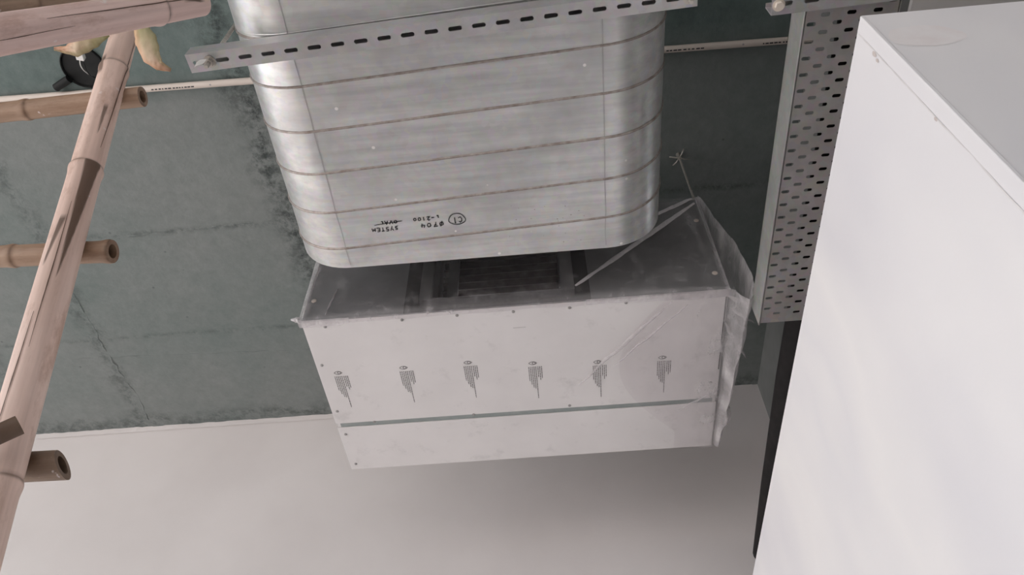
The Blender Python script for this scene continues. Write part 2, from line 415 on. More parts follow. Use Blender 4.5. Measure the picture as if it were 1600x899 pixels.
# long overlap seam on the right and left shoulder of the flat
for x0, w in ((DXR-.004, .0012), (DXL-.002, .0009)):
    m = MB(); P = [[], []]
    for i in range(120):
        y = -.5+(DY1-.01+.5)*i/119; k = .0025*noise.noise(Vector((x0, y*14, 0)))
        P[0].append((x0-w+k, y, DZ0-.0011)); P[1].append((x0+w+k, y, DZ0-.0011))
    m.grid(P); m.build('shoulder_crease', 'strut', dz)
# handwriting: strokes in a unit box, x right, y up
G = {'C': [[(.9, .8), (.6, 1), (.2, .8), (.1, .4), (.4, 0), (.9, .2)]], '1': [[(.4, .8), (.6, 1), (.5, 0)]],
     'Ø': [[(.5, .9), (.15, .7), (.2, .2), (.6, .1), (.85, .4), (.8, .8), (.5, .9)], [(.75, 1.15), (.3, -.2)]],
     '7': [[(.05, .9), (.85, 1), (.45, .4), (.3, -.1)], [(.25, .5), (.7, .55)]], '0': [[(.5, .85), (.15, .6), (.25, .1), (.6, .05), (.85, .4), (.75, .8), (.5, .85)]],
     '4': [[(.35, 1), (.1, .45), (.9, .5)], [(.75, .95), (.6, -.05)]], 'L': [[(.25, .8), (.15, .05), (.6, .1)]], '-': [[(.1, .45), (.9, .5)]],
     '2': [[(.1, .75), (.45, 1), (.8, .75), (.1, .05), (.95, .1)]], 'S': [[(.9, .9), (.3, .95), (.2, .6), (.75, .45), (.7, .1), (.05, .05)]],
     'Y': [[(.1, 1), (.45, .55)], [(.9, 1), (.3, -.1)]], 'T': [[(.05, .95), (.95, 1)], [(.5, .95), (.45, 0)]],
     'E': [[(.9, .95), (.15, .9), (.1, .05), (.9, .05)], [(.12, .5), (.7, .52)]], 'M': [[(.05, 0), (.2, .95), (.5, .3), (.85, .95), (.95, 0)]],
     'O': [[(.5, .95), (.1, .6), (.3, .05), (.8, .2), (.9, .7), (.5, .95)]], 'R': [[(.15, 0), (.2, .95), (.8, .8), (.25, .5), (.9, 0)]],
     'V': [[(.05, 1), (.4, 0), (.95, 1)]], 'A': [[(.05, 0), (.5, 1), (.9, 0)], [(.25, .4), (.75, .42)]], 'D': [[(.15, 0), (.2, .95), (.8, .7), (.8, .25), (.15, 0)]]}
hw = MB()
def stroke(pts, w):
    pts = [Vector(p) for p in pts]; P = [[], []]
    for i, p in enumerate(pts):
        t = (pts[min(i+1, len(pts)-1)]-pts[max(i-1, 0)]).normalized(); s = Vector((-t.y, t.x, 0))*w
        P[0].append(p+s); P[1].append(p-s)
    hw.grid(P)
def write(txt, px0, px1, hpx):
    """px0 -> px1: baseline start and end in the photograph (text runs right to left, upside down), on the duct underside"""
    a, b = onZ(*px0, DZ0), onZ(*px1, DZ0); d = b-a; n = len(txt); adv = d.length/n; u = d.normalized(); v = Vector((u.y, -u.x, 0))
    v = -v if v.y > 0 else v
    v = Vector((0, 0, 1)).cross(u)*-1
    h = hpx
    for i, ch in enumerate(txt):
        for st in G.get(ch, []):
            pts = []
            for q in range(len(st)-1):
                for e in range(4):
                    t = e/4; pts.append((st[q][0]+(st[q+1][0]-st[q][0])*t, st[q][1]+(st[q+1][1]-st[q][1])*t))
            pts.append(st[-1])
            P = [a+u*(adv*(i+.08+.8*p[0]))+v*(h*p[1]*(.9+.2*((i*37) % 5)/5)) for p in pts]
            stroke([(p.x, p.y, DZ0-.0016) for p in P], .0012)
write('C1', (722, 338), (706, 340), .018)
write('Ø704', (694, 346), (655, 350), .013)
write('L-2100', (686, 336), (644, 341), .011)
write('SYSTEM', (622, 353), (580, 357), .012)
write('OVAL', (621, 343.5), (592, 346), .011)
c0, c1, c2 = onZ(714, 342, DZ0), onZ(727, 338, DZ0), onZ(714, 334, DZ0)
stroke([(c0.x+.021*math.cos(a)*(1+.08*math.sin(3*a)), c0.y+.0165*math.sin(a), DZ0-.0016) for a in [i/30*math.tau-.2 for i in range(32)]], .0011)
a, b = onZ(628, 345, DZ0), onZ(585, 352, DZ0); stroke([(p.x, p.y, DZ0-.0016) for p in [a.lerp(b, i/8) for i in range(9)]], .0009)
hm = hw.build('handwritten_mark', 'ink', dz); hm['label'] = 'black marker handwriting, upside down'
# faint stamp and specks left on the underside
mb = MB()
for i in range(26):
    p = onZ(random.uniform(790, 930), random.uniform(318, 378), DZ0); r = random.uniform(.0008, .0018)
    mb.add([(p.x+r*math.cos(k*math.tau/6), p.y+r*math.sin(k*math.tau/6), DZ0-.0013) for k in range(6)], [tuple(range(6))])
mb.build('specks', 'seam', dz)['kind'] = 'stuff'

# ------------------------------------------------------------------ slotted channels with rods
def channel(name, A, B, w, h, slots_from, label, group):
    """channel with its slotted back turned down; A, B: centre of the underside at both ends"""
    A, B = Vector(A), Vector(B); L = (B-A).length; ang = math.atan2(B.y-A.y, B.x-A.x)
    root = thing(name, A, label, 'channel', group); root.rotation_euler = (0, 0, ang)
    def loc(m, nm, mat, sm=False):
        o = m.build(nm, mat, None, sm); o.parent = root; return o
    m = MB(); slot_plate(m, -w/2, w/2, 0, L, 0, .0025, .0095, .029, 1, .05, lambda i: slots_from, 'X')
    loc(m, 'slotted_back', 'strut')
    for s in (-1, 1):
        m = MB(); y = s*w/2; y2 = s*(w/2-.0025); m.box(0, L, min(y, y2), max(y, y2), .0025, h)
        y3 = s*(w/2-.010); m.box(0, L, min(y2, y3), max(y2, y3), h-.0025, h); loc(m, 'side_flange', 'strut')
    return root
def rod(name, x, y, z0, z1, label, group, nut_z=(), anchor=False, r=.005):
    root = thing(name, (x, y, z0), label, 'rod', group)
    m = MB(); n = int((z1-z0)/.004); m.tube([(x, y, z0+(z1-z0)*i/n) for i in range(n+1)], [r*(1 if i % 2 else .86) for i in range(n+1)], 8); m.build('threaded_shaft', 'rod', root, 50)
    for z in nut_z:
        m = MB(); m.tube([(x, y, z), (x, y, z+.009)], r*1.9, 6); m.tube([(x, y, z+.009), (x, y, z+.0115)], r*2.6, 16); m.build('nut', 'rod', root)
    m = MB(); m.tube([(x, y, z1-.028), (x, y, z1-.006), (x, y, z1-.0005)], [r*1.6, r*1.7, r*2.2], 10); m.build('anchor_sleeve', 'rod', root, 40)
    if anchor:
        for a in (.3, 2.2, 3.4, 5.1):
            m = MB(); d = Vector((math.cos(a), math.sin(a), 0)); p = Vector((x, y, z1-.022))
            m.tube([p, p+d*.018+Vector((0, 0, -.004)), p+d*.036+Vector((0, 0, .006*math.sin(a*3)))], .0022, 6); m.build('wire_end', 'rod', root, True)
    return root
SZ = DZ0-.0470
A, B = onZ(297, 100, SZ), onZ(1090, -6, SZ)
A = A-(B-A).normalized()*.004
channel('slotted_channel', A, B, .041, .041, .0, 'long galvanised slotted channel slung crosswise under the oval duct', 'slotted support channels')
u = (B-A).normalized()
pr = A+u*((DXL-DR-.012-A.x)/u.x)
r1 = rod('threaded_rod', pr.x, pr.y, SZ-.03, ZC-.0005, 'threaded rod at the free end of the channel left of the oval duct', 'hanger rods', (SZ-.0125,))
# strip of clear tape trailing from the nut
m = MB(); P = [[], []]
for i in range(9):
    t = i/8; c = Vector((pr.x-.006-.012*t, pr.y-.010, SZ-.012-.055*t)); 
    for j, s in enumerate((-1, 1)): P[j].append(c+Vector((s*(.006-.003*t), .003*math.sin(t*6)*s, 0)))
m.grid(P); m.build('tape_tail', 'white', r1, True)
q = A+u*((DXR+DR+.013-A.x)/u.x)
rod('threaded_rod', q.x, q.y, SZ-.03, ZC-.0005, 'threaded rod holding the channel at the right flank of the oval duct', 'hanger rods', (SZ-.0125,))

# ------------------------------------------------------------------ fan unit
fu = thing('fan_unit', ((UX0+UX1)/2, (UY0+UY1)/2, UZ0), 'white boxed ceiling fan unit with printed panels, film over its shade-darkened open front', 'fan unit')
mb = MB(); t_ = .012
# carcass: sides, top, back (front and bottom are separate panels)
mb.box(UX0+.003, UX0+t_, UY0+.004, UY1-.003, UZ0+.004, UZ1); mb.box(UX1-t_, UX1-.003, UY0+.004, UY1-.003, UZ0+.004, UZ1)
mb.box(UX0+t_, UX1-t_, UY0+.004, UY1-.003, UZ1-t_, UZ1); mb.box(UX0+t_, UX1-t_, UY1-t_, UY1-.003, UZ0+.004, UZ1-t_)
mb.build('casing', 'panel', fu)
CX0, CX1, CZ0, CZ1 = -.357, .073, CAMZ+1.668, CAMZ+2.04
mb = MB()   # front sheet with an opening, its shade put into the colour
def frame(m, X0, X1, Z0, Z1, x0, x1, z0, z1, y0, y1):
    m.box(X0, x0, y0, y1, Z0, Z1); m.box(x1, X1, y0, y1, Z0, Z1); m.box(x0, x1, y0, y1, Z0, z0); m.box(x0, x1, y0, y1, z1, Z1)
frame(mb, UX0+.003, UX1-.003, UZ0+.0015, UZ1, CX0+.03, CX1-.03, CZ0+.02, CZ1-.03, UY0, UY0+.004); fs = mb.build('front_sheet', 'front', fu)
mb = MB(); frame(mb, -.403, .116, UZ0+.004, UZ1-.01, CX0+.002, CX1-.002, CZ0+.002, CZ1-.002, UY0-.003, UY0-.0002); mb.build('foam_gasket', 'black', fu)
mb = MB(); frame(mb, CX0, CX1, CZ0, CZ1, CX0+.034, CX1-.034, CZ0+.006, CZ1-.034, UY0-.026, UY0-.022)
frame(mb, CX0+.033, CX1-.033, CZ0+.005, CZ1-.033, CX0+.036, CX1-.036, CZ0+.008, CZ1-.036, UY0-.022, UY0+.05); 
mb.box(CX0, CX1, UY0-.024, UY0, CZ0, CZ0+.004); mb.build('collar', 'collar', fu)
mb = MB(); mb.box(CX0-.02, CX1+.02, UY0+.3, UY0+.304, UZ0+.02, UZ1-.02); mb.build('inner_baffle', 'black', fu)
for i in range(9):
    mb = MB(); z = CZ0+.03+i*.034; mb.box(CX0+.04, CX1-.04, UY0+.085, UY0+.115, z, z+.006); mb.build('fan_fin', 'fin', fu)
mb = MB(); mb.box(CX0+.06, CX0+.09, UY0+.06, UY0+.08, CZ0+.01, CZ1-.03); mb.build('inner_bracket', 'collar', fu)
# bottom panels and the strip between them
YJ = onZ(700, 654.5, UZ0).y
mb = MB(); mb.bbox(UX0, UX1, UY0, YJ-.011, UZ0, UZ0+.004, .0012); bp = mb.build('bottom_panel', 'panel', fu)
mb = MB(); mb.bbox(UX0, UX1, YJ+.009, UY1, UZ0, UZ0+.004, .0012); bp2 = mb.build('bottom_panel', 'panel', fu)
mb = MB(); mb.box(UX0+.004, UX1-.004, YJ-.0125, YJ+.0125, UZ0+.0042, UZ0+.008); mb.build('joint_strip', 'strip', fu)
mb = MB(); mb.box(UX1-.006, UX1-.003, UY0+.02, UY0+.3, UZ0-.0012, UZ0+.001); mb.build('edge_gap_line', 'black', fu)  # thin black strip drawn as the dark line at the right bottom edge
def screw(p, nrm, r, mat, par):
    m = MB(); p = Vector(p); n_ = Vector(nrm); m.tube([p, p+n_*.0015, p+n_*.003], [r, r*.95, r*.55], 10)
    m.build('screw', mat, par, 40)
for s in ((508, 511), (628, 500), (714, 493), (802, 487), (890, 481), (978, 473), (1063, 466), (503, 571), (527, 643), (540, 679), (556, 725), (585, 659.5), (740, 648), (890, 634), (1110, 598)):
    p = onZ(*s, UZ0); screw((min(max(p.x, UX0+.008), UX1-.012), p.y, UZ0), (0, 0, -1), .0048, 'screw', bp if p.y < YJ else bp2)
for s in ((488, 471), (1088, 345), (1117, 427)):
    p = onY(*s, UY0); screw((min(max(p.x, UX0+.02), UX1-.02), UY0, p.z), (0, -1, 0), .008, 'cap', fs)
# printed stamps: eye-like emblem over eight lines of tiny print
def stamp(cx, y0, n_off, parent, zoff=0):
    m = MB(); z = UZ0-.0004+zoff
    def dash(x, ya, yb, w): m.add([(x-w, ya, z), (x+w, ya, z), (x+w, yb, z), (x-w, yb, z)], [(0, 3, 2, 1)])
    L = (.060, .075, .088, .092, .135, .045, .058, .050)
    for i in range(8):
        x = cx-.017+i*.0052+(.001 if i > 4 else 0); y = y0
        while y < y0+L[i]:
            d = random.uniform(.004, .011); e = min(y+d, y0+L[i]); dash(x, y, e, .00115); y = e+random.uniform(.0008, .0018)
    ey = y0-.014; P = [[], []]
    for i in range(25):   # almond outline
        a = i/24*math.tau; c, s = math.cos(a), math.sin(a); k = abs(s)**1.5*math.copysign(1, s)
        P[0].append((cx-.004+.0125*c, ey+.0070*k, z)); P[1].append((cx-.004+.0102*c, ey+.0050*k, z))
    m.grid(P); P = [[], []]
    for i in range(17):
        a = i/16*math.tau; P[0].append((cx-.001+.0055*math.cos(a), ey+.0055*math.sin(a), z)); P[1].append((cx-.001+.0034*math.cos(a), ey+.0034*math.sin(a), z))
    m.grid(P); return m.build('printed_stamp', 'print_', parent)
for i, px in enumerate(((533, 588), (635, 580), (735, 572), (836, 573), (937, 571), (1038, 564))):
    p = onZ(px[0]-1, px[1], UZ0); stamp(p.x, p.y, i, bp)
mb = MB(); p = onZ(812, 511, UZ0)
for i in range(9): mb.add([(p.x+i*.004-.018, p.y, UZ0-.0004), (p.x+i*.004-.0158, p.y, UZ0-.0004), (p.x+i*.004-.0158, p.y+.004, UZ0-.0004), (p.x+i*.004-.018, p.y+.004, UZ0-.0004)], [(0, 3, 2, 1)])
mb.build('printed_code', simple('faint_print', (.45, .44, .43), (.5, .49, .48), 60, .6), bp)
# scuffs on the casing come with the material; brackets that take the rods
for i, (x, y, lab) in enumerate(((UX1-.002, UY0+.012, 'thin threaded rod at the near right corner of the fan unit'), (UX0+.03, UY0+.03, 'thin threaded rod at the near left corner of the fan unit'),
                   (UX1-.03, UY1-.05, 'thin threaded rod at the far right corner of the fan unit'), (UX0+.03, UY1-.05, 'thin threaded rod at the far left corner of the fan unit'))):
    mb = MB(); mb.bbox(x-.02, x+.016, y-.018, y+.018, UZ1, UZ1+.004, .001); mb.build('hanger_bracket', 'strut', fu)
    rod('hanger_rod', x, y, UZ1+.0045, ZC-.0005, lab, 'fan unit rods', (UZ1+.006,), anchor=True, r=.0042)

# ------------------------------------------------------------------ plastic film over the unit
pf = thing('plastic_sheet', (UX1, UY0-.02, UZ0-.06), 'crumpled clear plastic sheet stretched over the fan unit front, bulging at right', 'plastic sheet')
def tent(x, z):
    # film height in front of the face: flat over the collar, falling straight to the rim of the box
    dx = max(0, CX0-x)/(CX0-UX0) if x < CX0 else max(0, x-CX1)/(UX1-CX1)
    dzz = max(0, CZ0-z)/(CZ0-UZ0) if z < CZ0 else max(0, z-CZ1)/(UZ1-CZ1)
    return .004+.026*(1-max(dx, dzz))
def wr(p, s, a): return noise.noise(Vector(p)*s)*a
mb = MB(); P = []; hz = []
NX, NZ = 120, 44
for i in range(NX+1):
    x = UX0-.006+(UX1-UX0+.010)*i/NX; row = []
    for j in range(NZ+1):
        z = UZ0-.006+(UZ1+.006-UZ0+.006)*j/NZ
        y = UY0-.003-tent(min(max(x, UX0), UX1), min(max(z, UZ0), UZ1))+wr((x, z*1.5, 0), 22, .0022)
        row.append((x, y, z)); e = max(0, 1-abs(z-UZ0)/.012); eL = max(0, 1-(x-UX0)/.02); eR = max(0, 1-(UX1-x)/.012)
        vs = max(0, noise.noise(Vector((x*38+z*6, z*5, 3)))-.25)*.5*(1 if x < CX0 or x > CX1+.05 else .3); hz.append(.22*e+.28*eL+.25*eR+vs)
    P.append(row)
mb.grid(P); mb.attr['haze'] = hz; mb.build('front_film', 'film', pf, True)
# narrow hem folded under the bottom edge
mb = MB(); P = []; hz = []
for i in range(121):
    x = UX0-.008+(UX1-UX0+.012)*i/120; row = []
    w = .012+.010*max(0, (x-.1)/.39)+.004*noise.noise(Vector((x*9, 0, 0)))+(.006 if x < UX0+.12 else 0)
    for j in range(5):
        t = j/4; row.append((x, UY0-.012+t*(w+.010), UZ0-.0065+.0035*t+wr((x, t, 2), 40, .0012))); hz.append(.30 if x > .1 or x < -.55 else .12)
    P.append(row)
mb.grid(P); mb.attr['haze'] = hz; mb.build('folded_hem', 'film', pf, True)
# knotted tuft at the left corner
mb = MB(); P = []; hz = []
for i in range(9):
    row = []; t = i/8
    for j in range(13):
        a = j/12*math.tau; r = .010*(1-t*.75)*(1+.5*noise.noise(Vector((t*5, math.cos(a)*2, math.sin(a)*2))))
        row.append((UX0-.002-.022*t+.2*r*math.cos(a), UY0-.010-.004*t+r*math.cos(a), UZ0-.001+r*math.sin(a))); hz.append(.45)
    P.append(row)
mb.grid(P); mb.attr['haze'] = hz; mb.build('corner_tuft', 'film', pf, True)
# stretched folds running from the collar corner to the top right corner
for a, b, w in (((CX1+.002, CZ0+.003), (UX1-.012, UZ1-.03), .008), ((.30, UZ1-.12), (.47, UZ1-.005), .006), ((-.62, UZ0+.01), (-.60, UZ0+.12), .002), ((UX0+.004, UZ0+.006), (UX0+.014, UZ0+.32), .006)):
    mb = MB(); P = [[], [], []]; hz = []
    for i in range(41):
        t = i/40; x = a[0]+(b[0]-a[0])*t; z = a[1]+(b[1]-a[1])*t; y = UY0-.004-tent(x, z)
        ww = w*(.25+.75*math.sin(math.pi*min(1, t*.8+.1)))*(1+.4*noise.noise(Vector((t*8, w*99, 0))))
        for j, (s, h) in enumerate(((-1, 0), (0, .007), (1, 0))): P[j].append((x+s*ww*.5, y-h*min(1, 4*t, 8*(1-t)+.2)+wr((x, z, j), 60, .0015), z-s*ww))
    mb.grid(P); mb.attr['haze'] = [.62]*(3*41); mb.build('stretched_fold', 'film', pf, True)
# right flank: loose film that bulges outward, sags below the box and is tucked under it
prof = [(.002, 1.0), (.25, .86), (.55, .68), (.85, .46), (1.0, .24), (1.02, .06), (.90, -.06), (.62, -.11), (.28, -.07), (.02, -.022), (-.9, -.020), (-2.2, -.018)]
mb = MB(); P = []; hz = []; fd = []; NS = 60; NT = 66
for i in range(NS+1):
    s = i/NS; y = UY0-.016+(.66)*s; b = .066*(1-.70*s)*(1+.18*noise.noise(Vector((s*3, 0, 7)))); row = []
    if s > .72: b += .018*math.exp(-((s-.80)/.05)**2)
    for j in range(NT+1):
        t = j/NT*(len(prof)-1); k = min(int(t), len(prof)-2); f = t-k; f = f*f*(3-2*f)
        ox = prof[k][0]+(prof[k+1][0]-prof[k][0])*f; ox = ox*(1 if ox > -.02 else .55+.75*math.sin(math.pi*min(1, s*1.1+.05))); oz = prof[k][1]+(prof[k+1][1]-prof[k][1])*f
        X = UX1+.003+ox*b if ox > 0 else UX1+.003+ox*.105
        Z = UZ0+oz*(UZ1-UZ0)
        if oz < 0: Z = UZ0+oz*(UZ1-UZ0)*(1.25-1.0*s if ox > .01 else 1)-(.0 if ox > .01 else .001)
        q = Vector((X, y, Z)); w = .009 if ox > .05 else .0018
        fold = noise.noise(Vector((y*6+Z*9, Z*4, 1)))*w*1.2+noise.noise(Vector((y*13+Z*20, Z*16, 4)))*w*.5
        row.append((X+(fold if ox > .05 else 0), y+(fold*.4 if ox > .05 else 0), Z+(fold*.5 if ox > .05 else -abs(fold)*.8)))
        fd.append(max(0, min(1, (j/NT*11-8.6)/2.2+.35*noise.noise(Vector((y*12, X*12, 0)))))); edge = 0
        hz.append((.20+.45*max(0, noise.noise(Vector((y*10+Z*12, Z*14, 9)))) if ox > .02 else .24)*(1-edge))
    P.append(row)
mb.grid(P); mb.attr['haze'] = hz; mb.attr['fade'] = fd; mb.build('side_film', 'film', pf, True)
# slanting folds drawn across the underside
for a, b, w in (((1050, 470), (905, 600), .007), ((1075, 475), (960, 570), .004), ((1120, 610), (1060, 640), .004), ((1130, 500), (1165, 560), .006), ((1135, 462), (1180, 478), .009), ((1140, 480), (1178, 505), .006), ((1120, 520), (1150, 600), .004)):
    mb = MB(); P = [[], [], []]; pa, pb = onZ(*a, UZ0-.006), onZ(*b, UZ0-.006); d = (pb-pa).normalized(); s_ = Vector((-d.y, d.x, 0))
    for i in range(31):
        t = i/30; c = pa.lerp(pb, t); ww = w*math.sin(math.pi*(t*.9+.05))
        for j, (k, h) in enumerate(((-1, 0), (0, .004), (1, 0))): P[j].append(c+s_*(k*ww+wr((t, w, 3), 5, .006))+Vector((0, 0, -h*math.sin(math.pi*t)-.002)))
    mb.grid(P); mb.attr['haze'] = [.22]*93; mb.build('slanting_fold', 'film', pf, True)

# ------------------------------------------------------------------ cable tray
ct = thing('cable_tray', ((TX0+TX1)/2, TY1, TZ0), 'perforated galvanised cable tray running beside the duct above the partition', 'cable tray')
TY0 = -1.2
mb = MB(); slot_plate(mb, TX0+.004, TX1-.004, TY0, TY1-.006, TZ0, TZ0+.002, .0185, .0085, 7, .0355, lambda i: .0178*(i % 2)+.004); mb.build('perforated_base', 'tray', ct)
for x, s in ((TX0, 1), (TX1, -1)):
    mb = MB(); a, b = sorted((x, x+s*.002)); mb.box(a, b, TY0, TY1, TZ0-.0004, TZ1)
    a, b = sorted((x, x+s*.010)); mb.box(a, b, TY0, TY1, TZ1-.002, TZ1); mb.build('side_upstand', 'trayside', ct)
mb = MB(); mb.tube([(TX0+.001, TY0, TZ0+.0005), (TX0+.001, TY1, TZ0+.0005)], .0021, 8); mb.build('folded_edge', 'strut', ct, True)
SZ2 = TZ0-.0425
A = onZ(1207, 8, SZ2); A.x -= .001
channel('slotted_channel', A, (1.12, A.y-.022, SZ2), .041, .041, .0, 'short galvanised slotted channel under the cable tray, bolted at its left end', 'slotted support channels')
p = onZ(1217, 8, SZ2)
rt_ = rod('threaded_rod', p.x, p.y, SZ2-.004, ZC-.0005, 'threaded rod and bolt head at the end of the channel under the tray', 'hanger rods', ())
mb = MB(); mb.tube([(p.x, p.y, SZ2-.009), (p.x, p.y, SZ2-.001)], .0085, 6); mb.tube([(p.x, p.y, SZ2-.0012), (p.x, p.y, SZ2-.0002)], .012, 18); mb.build('bolt_head', 'cap', rt_)
mb = MB(); z = TZ0+.0485
mb.tube([(.675, y, z) for y in [TY0+.1+k*(TY1-TY0-.1)/20 for k in range(21)]]+[(.677, 1.7, z), (.690, 2.2, z), (.705, YW-.002, z)], .044, 20)
tag(mb.build('insulated_pipe', 'cable', None, 50), 'black foam-insulated pipe lying in the cable tray and running on to the far wall', 'pipe')

# ------------------------------------------------------------------ PVC conduit on the ceiling
a, b = onZ(0, 156, ZC-.012), onZ(1231, 63, ZC-.012); d = (b-a).normalized()
A, B = a-d*.8, b+d*.0; B = a+d*((.880-a.x)/d.x)
cd = thing('pvc_conduit', (A+B)/2, 'cream plastic conduit running crosswise along the ceiling behind the duct', 'conduit')
mb = MB(); mb.tube([A.lerp(B, i/20) for i in range(21)], .0112, 14); mb.build('pipe', 'pvc', cd, 50)
for px0, px1 in ((236, 300), (1041, 1100), (1192, 1230)):
    p0, p1 = onZ(px0, 138-(px0-228)*.0759, ZC-.02), onZ(px1, 138-(px1-228)*.0759, ZC-.02)
    L = (p1.x-p0.x); x = 0; mb = MB()
    while x < L:
        w = random.uniform(.004, .012); q = a+d*((p0.x+x-a.x)/d.x)
        mb.box(q.x, q.x+w, q.y-.0020, q.y+.0020, ZC-.012-.01135, ZC-.012-.0110); x += w+random.uniform(.002, .006)
    mb.build('printed_line', 'ink', cd)['kind'] = 'stuff'
for px in (330, 1160, -60):
    q = onZ(px, 138-(px-228)*.0759, ZC-.012); 
    # fixing screws only: the pipe is cast tight against the soffit
    mb = MB(); mb.tube([(q.x, q.y, ZC-.0236), (q.x, q.y, ZC-.0225)], .003, 8); mb.build('fixing_screw', 'screw', cd)

# ------------------------------------------------------------------ junction box, wires and connector at the ceiling
c = onZ(131, 104, ZC)
jb = thing('ceiling_box', c, 'round black junction box set in the ceiling behind the bamboo', 'junction box')
mb = MB(); R_ = .070
pr_ = [(R_, 0), (R_, -.007), (R_*.96, -.009), (R_*.93, -.007), (R_*.92, -.002), (0, -.0015)]
for_ = [[Vector((c.x+r*math.cos(k*math.tau/32), c.y+r*math.sin(k*math.tau/32), ZC+z)) for k in range(33)] for r, z in pr_]; mb.grid(for_); mb.build('box_rim', 'blackp', jb, 40)
mb = MB(); mb.tube([(c.x-.055, c.y+.03, ZC-.014), (c.x-.11, c.y+.055, ZC-.014)], .013, 12); mb.build('spout', 'blackp', jb, 40)
w0 = Vector((c.x+.03, c.y+.03, ZC-.02)); w1 = onZ(127, 92, ZC-.16)
lc = thing('wire_connector', w1, 'small white wire connector dangling below the black ceiling box', 'connector')
dirv = (onZ(122, 76, ZC-.17)-w1).normalized(); side = dirv.cross(Vector((0, 0, 1))).normalized(); upv = side.cross(dirv)
mb = MB(); 
for t0, t1, hw_, hh in ((0, .032, .0105, .008), (.030, .050, .016, .011), (.048, .060, .012, .008)):
    vs = [w1+dirv*t+side*(i*hw_)+upv*(j*hh) for t in (t0, t1) for (i, j) in ((-1, -1), (1, -1), (1, 1), (-1, 1))]
    mb.add(vs, [(0, 1, 2, 3), (7, 6, 5, 4), (0, 4, 5, 1), (1, 5, 6, 2), (2, 6, 7, 3), (3, 7, 4, 0)])
mb.build('connector_body', 'white', lc)
for k in (-1, 1):
    mb = MB(); pts = []
    for i in range(15):
        t = i/14; pts.append(w1.lerp(w0, t)+side*(.004*k)+Vector((0, 0, -.02*math.sin(math.pi*t)*(1+.3*k)))+dirv*(.012*math.sin(math.pi*t)*k))
    mb.tube(pts, .0016, 6); mb.build('wire', 'white' if k > 0 else 'blackp', lc, True)

# ------------------------------------------------------------------ bamboo
def bamboo(name, P0, P1, r0, r1, nodes, mat, parent, bend=0, cracks=(), marks=(), seed=0, seg=40, skew=0, swell=.10, label=None):
    P0, P1 = Vector(P0), Vector(P1); L = (P1-P0).length; ax = (P1-P0).normalized()
    mid = (P0+P1)/2; xv = (CAM-mid); xv = (xv-ax*xv.dot(ax)).normalized(); yv = ax.cross(xv)
    zs = set([0, L]); 
    nn = max(30, int(L/.012)); zs |= {L*i/nn for i in range(nn+1)}
    for t in nodes: zs |= {max(0, min(L, t*L+o)) for o in (-.014, -.009, -.006, -.004, -.002, 0, .002, .004, .006, .009, .014)}
    zs = sorted(zs); mb = MB(); dark = []; rows = []
    def rad(z):
        t = z/L; r = r0+(r1-r0)*t
        for q in nodes:
            d = (z-q*L); r *= 1+swell*math.exp(-(d/.010)**2)-.05*math.exp(-((d-.010)/.004)**2)
        return r*(1+.02*noise.noise(Vector((seed, z*3, 0))))
    def pt_(z, a, r):
        o = bend*math.sin(math.pi*z/L)
        return (r*math.cos(a)+o, r*math.sin(a)*(1+0), z+(skew*r*math.cos(a-1) if z > L-1e-6 else 0))
    for z in zs:
        r = rad(z)
        row = []
        for k in range(seg):
            a = k*math.tau/seg; row.append(pt_(z, a, r*(1+.02*noise.noise(Vector((math.cos(a)*2, math.sin(a)*2, z*2+seed))))))
            dk = 0
            for q in nodes:
                d = z-q*L; dk = max(dk, .75*math.exp(-((d-.006)/.003)**2)*(.5+.5*noise.noise(Vector((math.cos(a)*3, math.sin(a)*3, q*9)))+.2))
            an = (a+math.pi) % math.tau-math.pi
            for (za, zb, a0a, a0b, wa, wb, amt) in marks:
                if za <= z <= zb:
                    t = (z-za)/(zb-za); hw2 = wa+(wb-wa)*t; a0 = a0a+(a0b-a0a)*t
                    dk = max(dk, amt*max(0, min(1, (hw2-abs(an-a0))/.05+.5)))
            dark.append(min(1, dk))
        rows.append(row)
    # ends: rim, inner wall and a septum
    def end(z, sgn):
        out = []
        for rr, dz2, dk in ((.97, 0, .45), (.60, 0, .35), (.54, -.02*sgn, .9), (.0001, -.021*sgn, 1)):
            row = []
            for k in range(seg):
                a = k*math.tau/seg; p = pt_(z, a, rad(z)*rr); row.append((p[0], p[1], p[2]+dz2)); dark.append(dk)
            out.append(row)
        return out
    d_main = dark; dark = []; e0 = end(0, -1); d0 = dark; dark = []; e1 = end(L, 1); d1 = dark
    rows_all = list(reversed(e0))+rows+e1
    d0r = [v for q in reversed(range(4)) for v in d0[q*seg:(q+1)*seg]]
    mb.add([p for r in rows_all for p in r], [(i*seg+j, i*seg+(j+1) % seg, (i+1)*seg+(j+1) % seg, (i+1)*seg+j) for i in range(len(rows_all)-1) for j in range(seg)])
    mb.attr['dark'] = d0r+d_main+d1
    o = mb.build(name, mat, None, 50)
    mw = Matrix((xv, yv, ax)).transposed().to_4x4(); mw.translation = P0
    if parent is not None: o.parent = parent; o.matrix_local = Matrix.Translation(-parent.location) @ mw
    else: o.matrix_world = mw
    for (za, zb, aa, ab, hwid) in cracks:
        m2 = MB(); P = [[], []]; nq = 60
        for i in range(nq+1):
            t = i/nq; z = za+(zb-za)*t; a = aa+(ab-aa)*t+.05*noise.noise(Vector((z*9, seed, 0))); w2 = hwid*(.35+.65*math.sin(math.pi*t))*(1+.5*noise.noise(Vector((z*40, 1, 0))))
            for j, sg in enumerate((-1, 1)): P[j].append(pt_(z, a+sg*w2/rad(z), rad(z)*1.03))
        m2.grid(P); m2.attr['dark'] = [.95]*(2*(nq+1)); co = m2.build('split_line', mat, None); co.parent = o
    return o

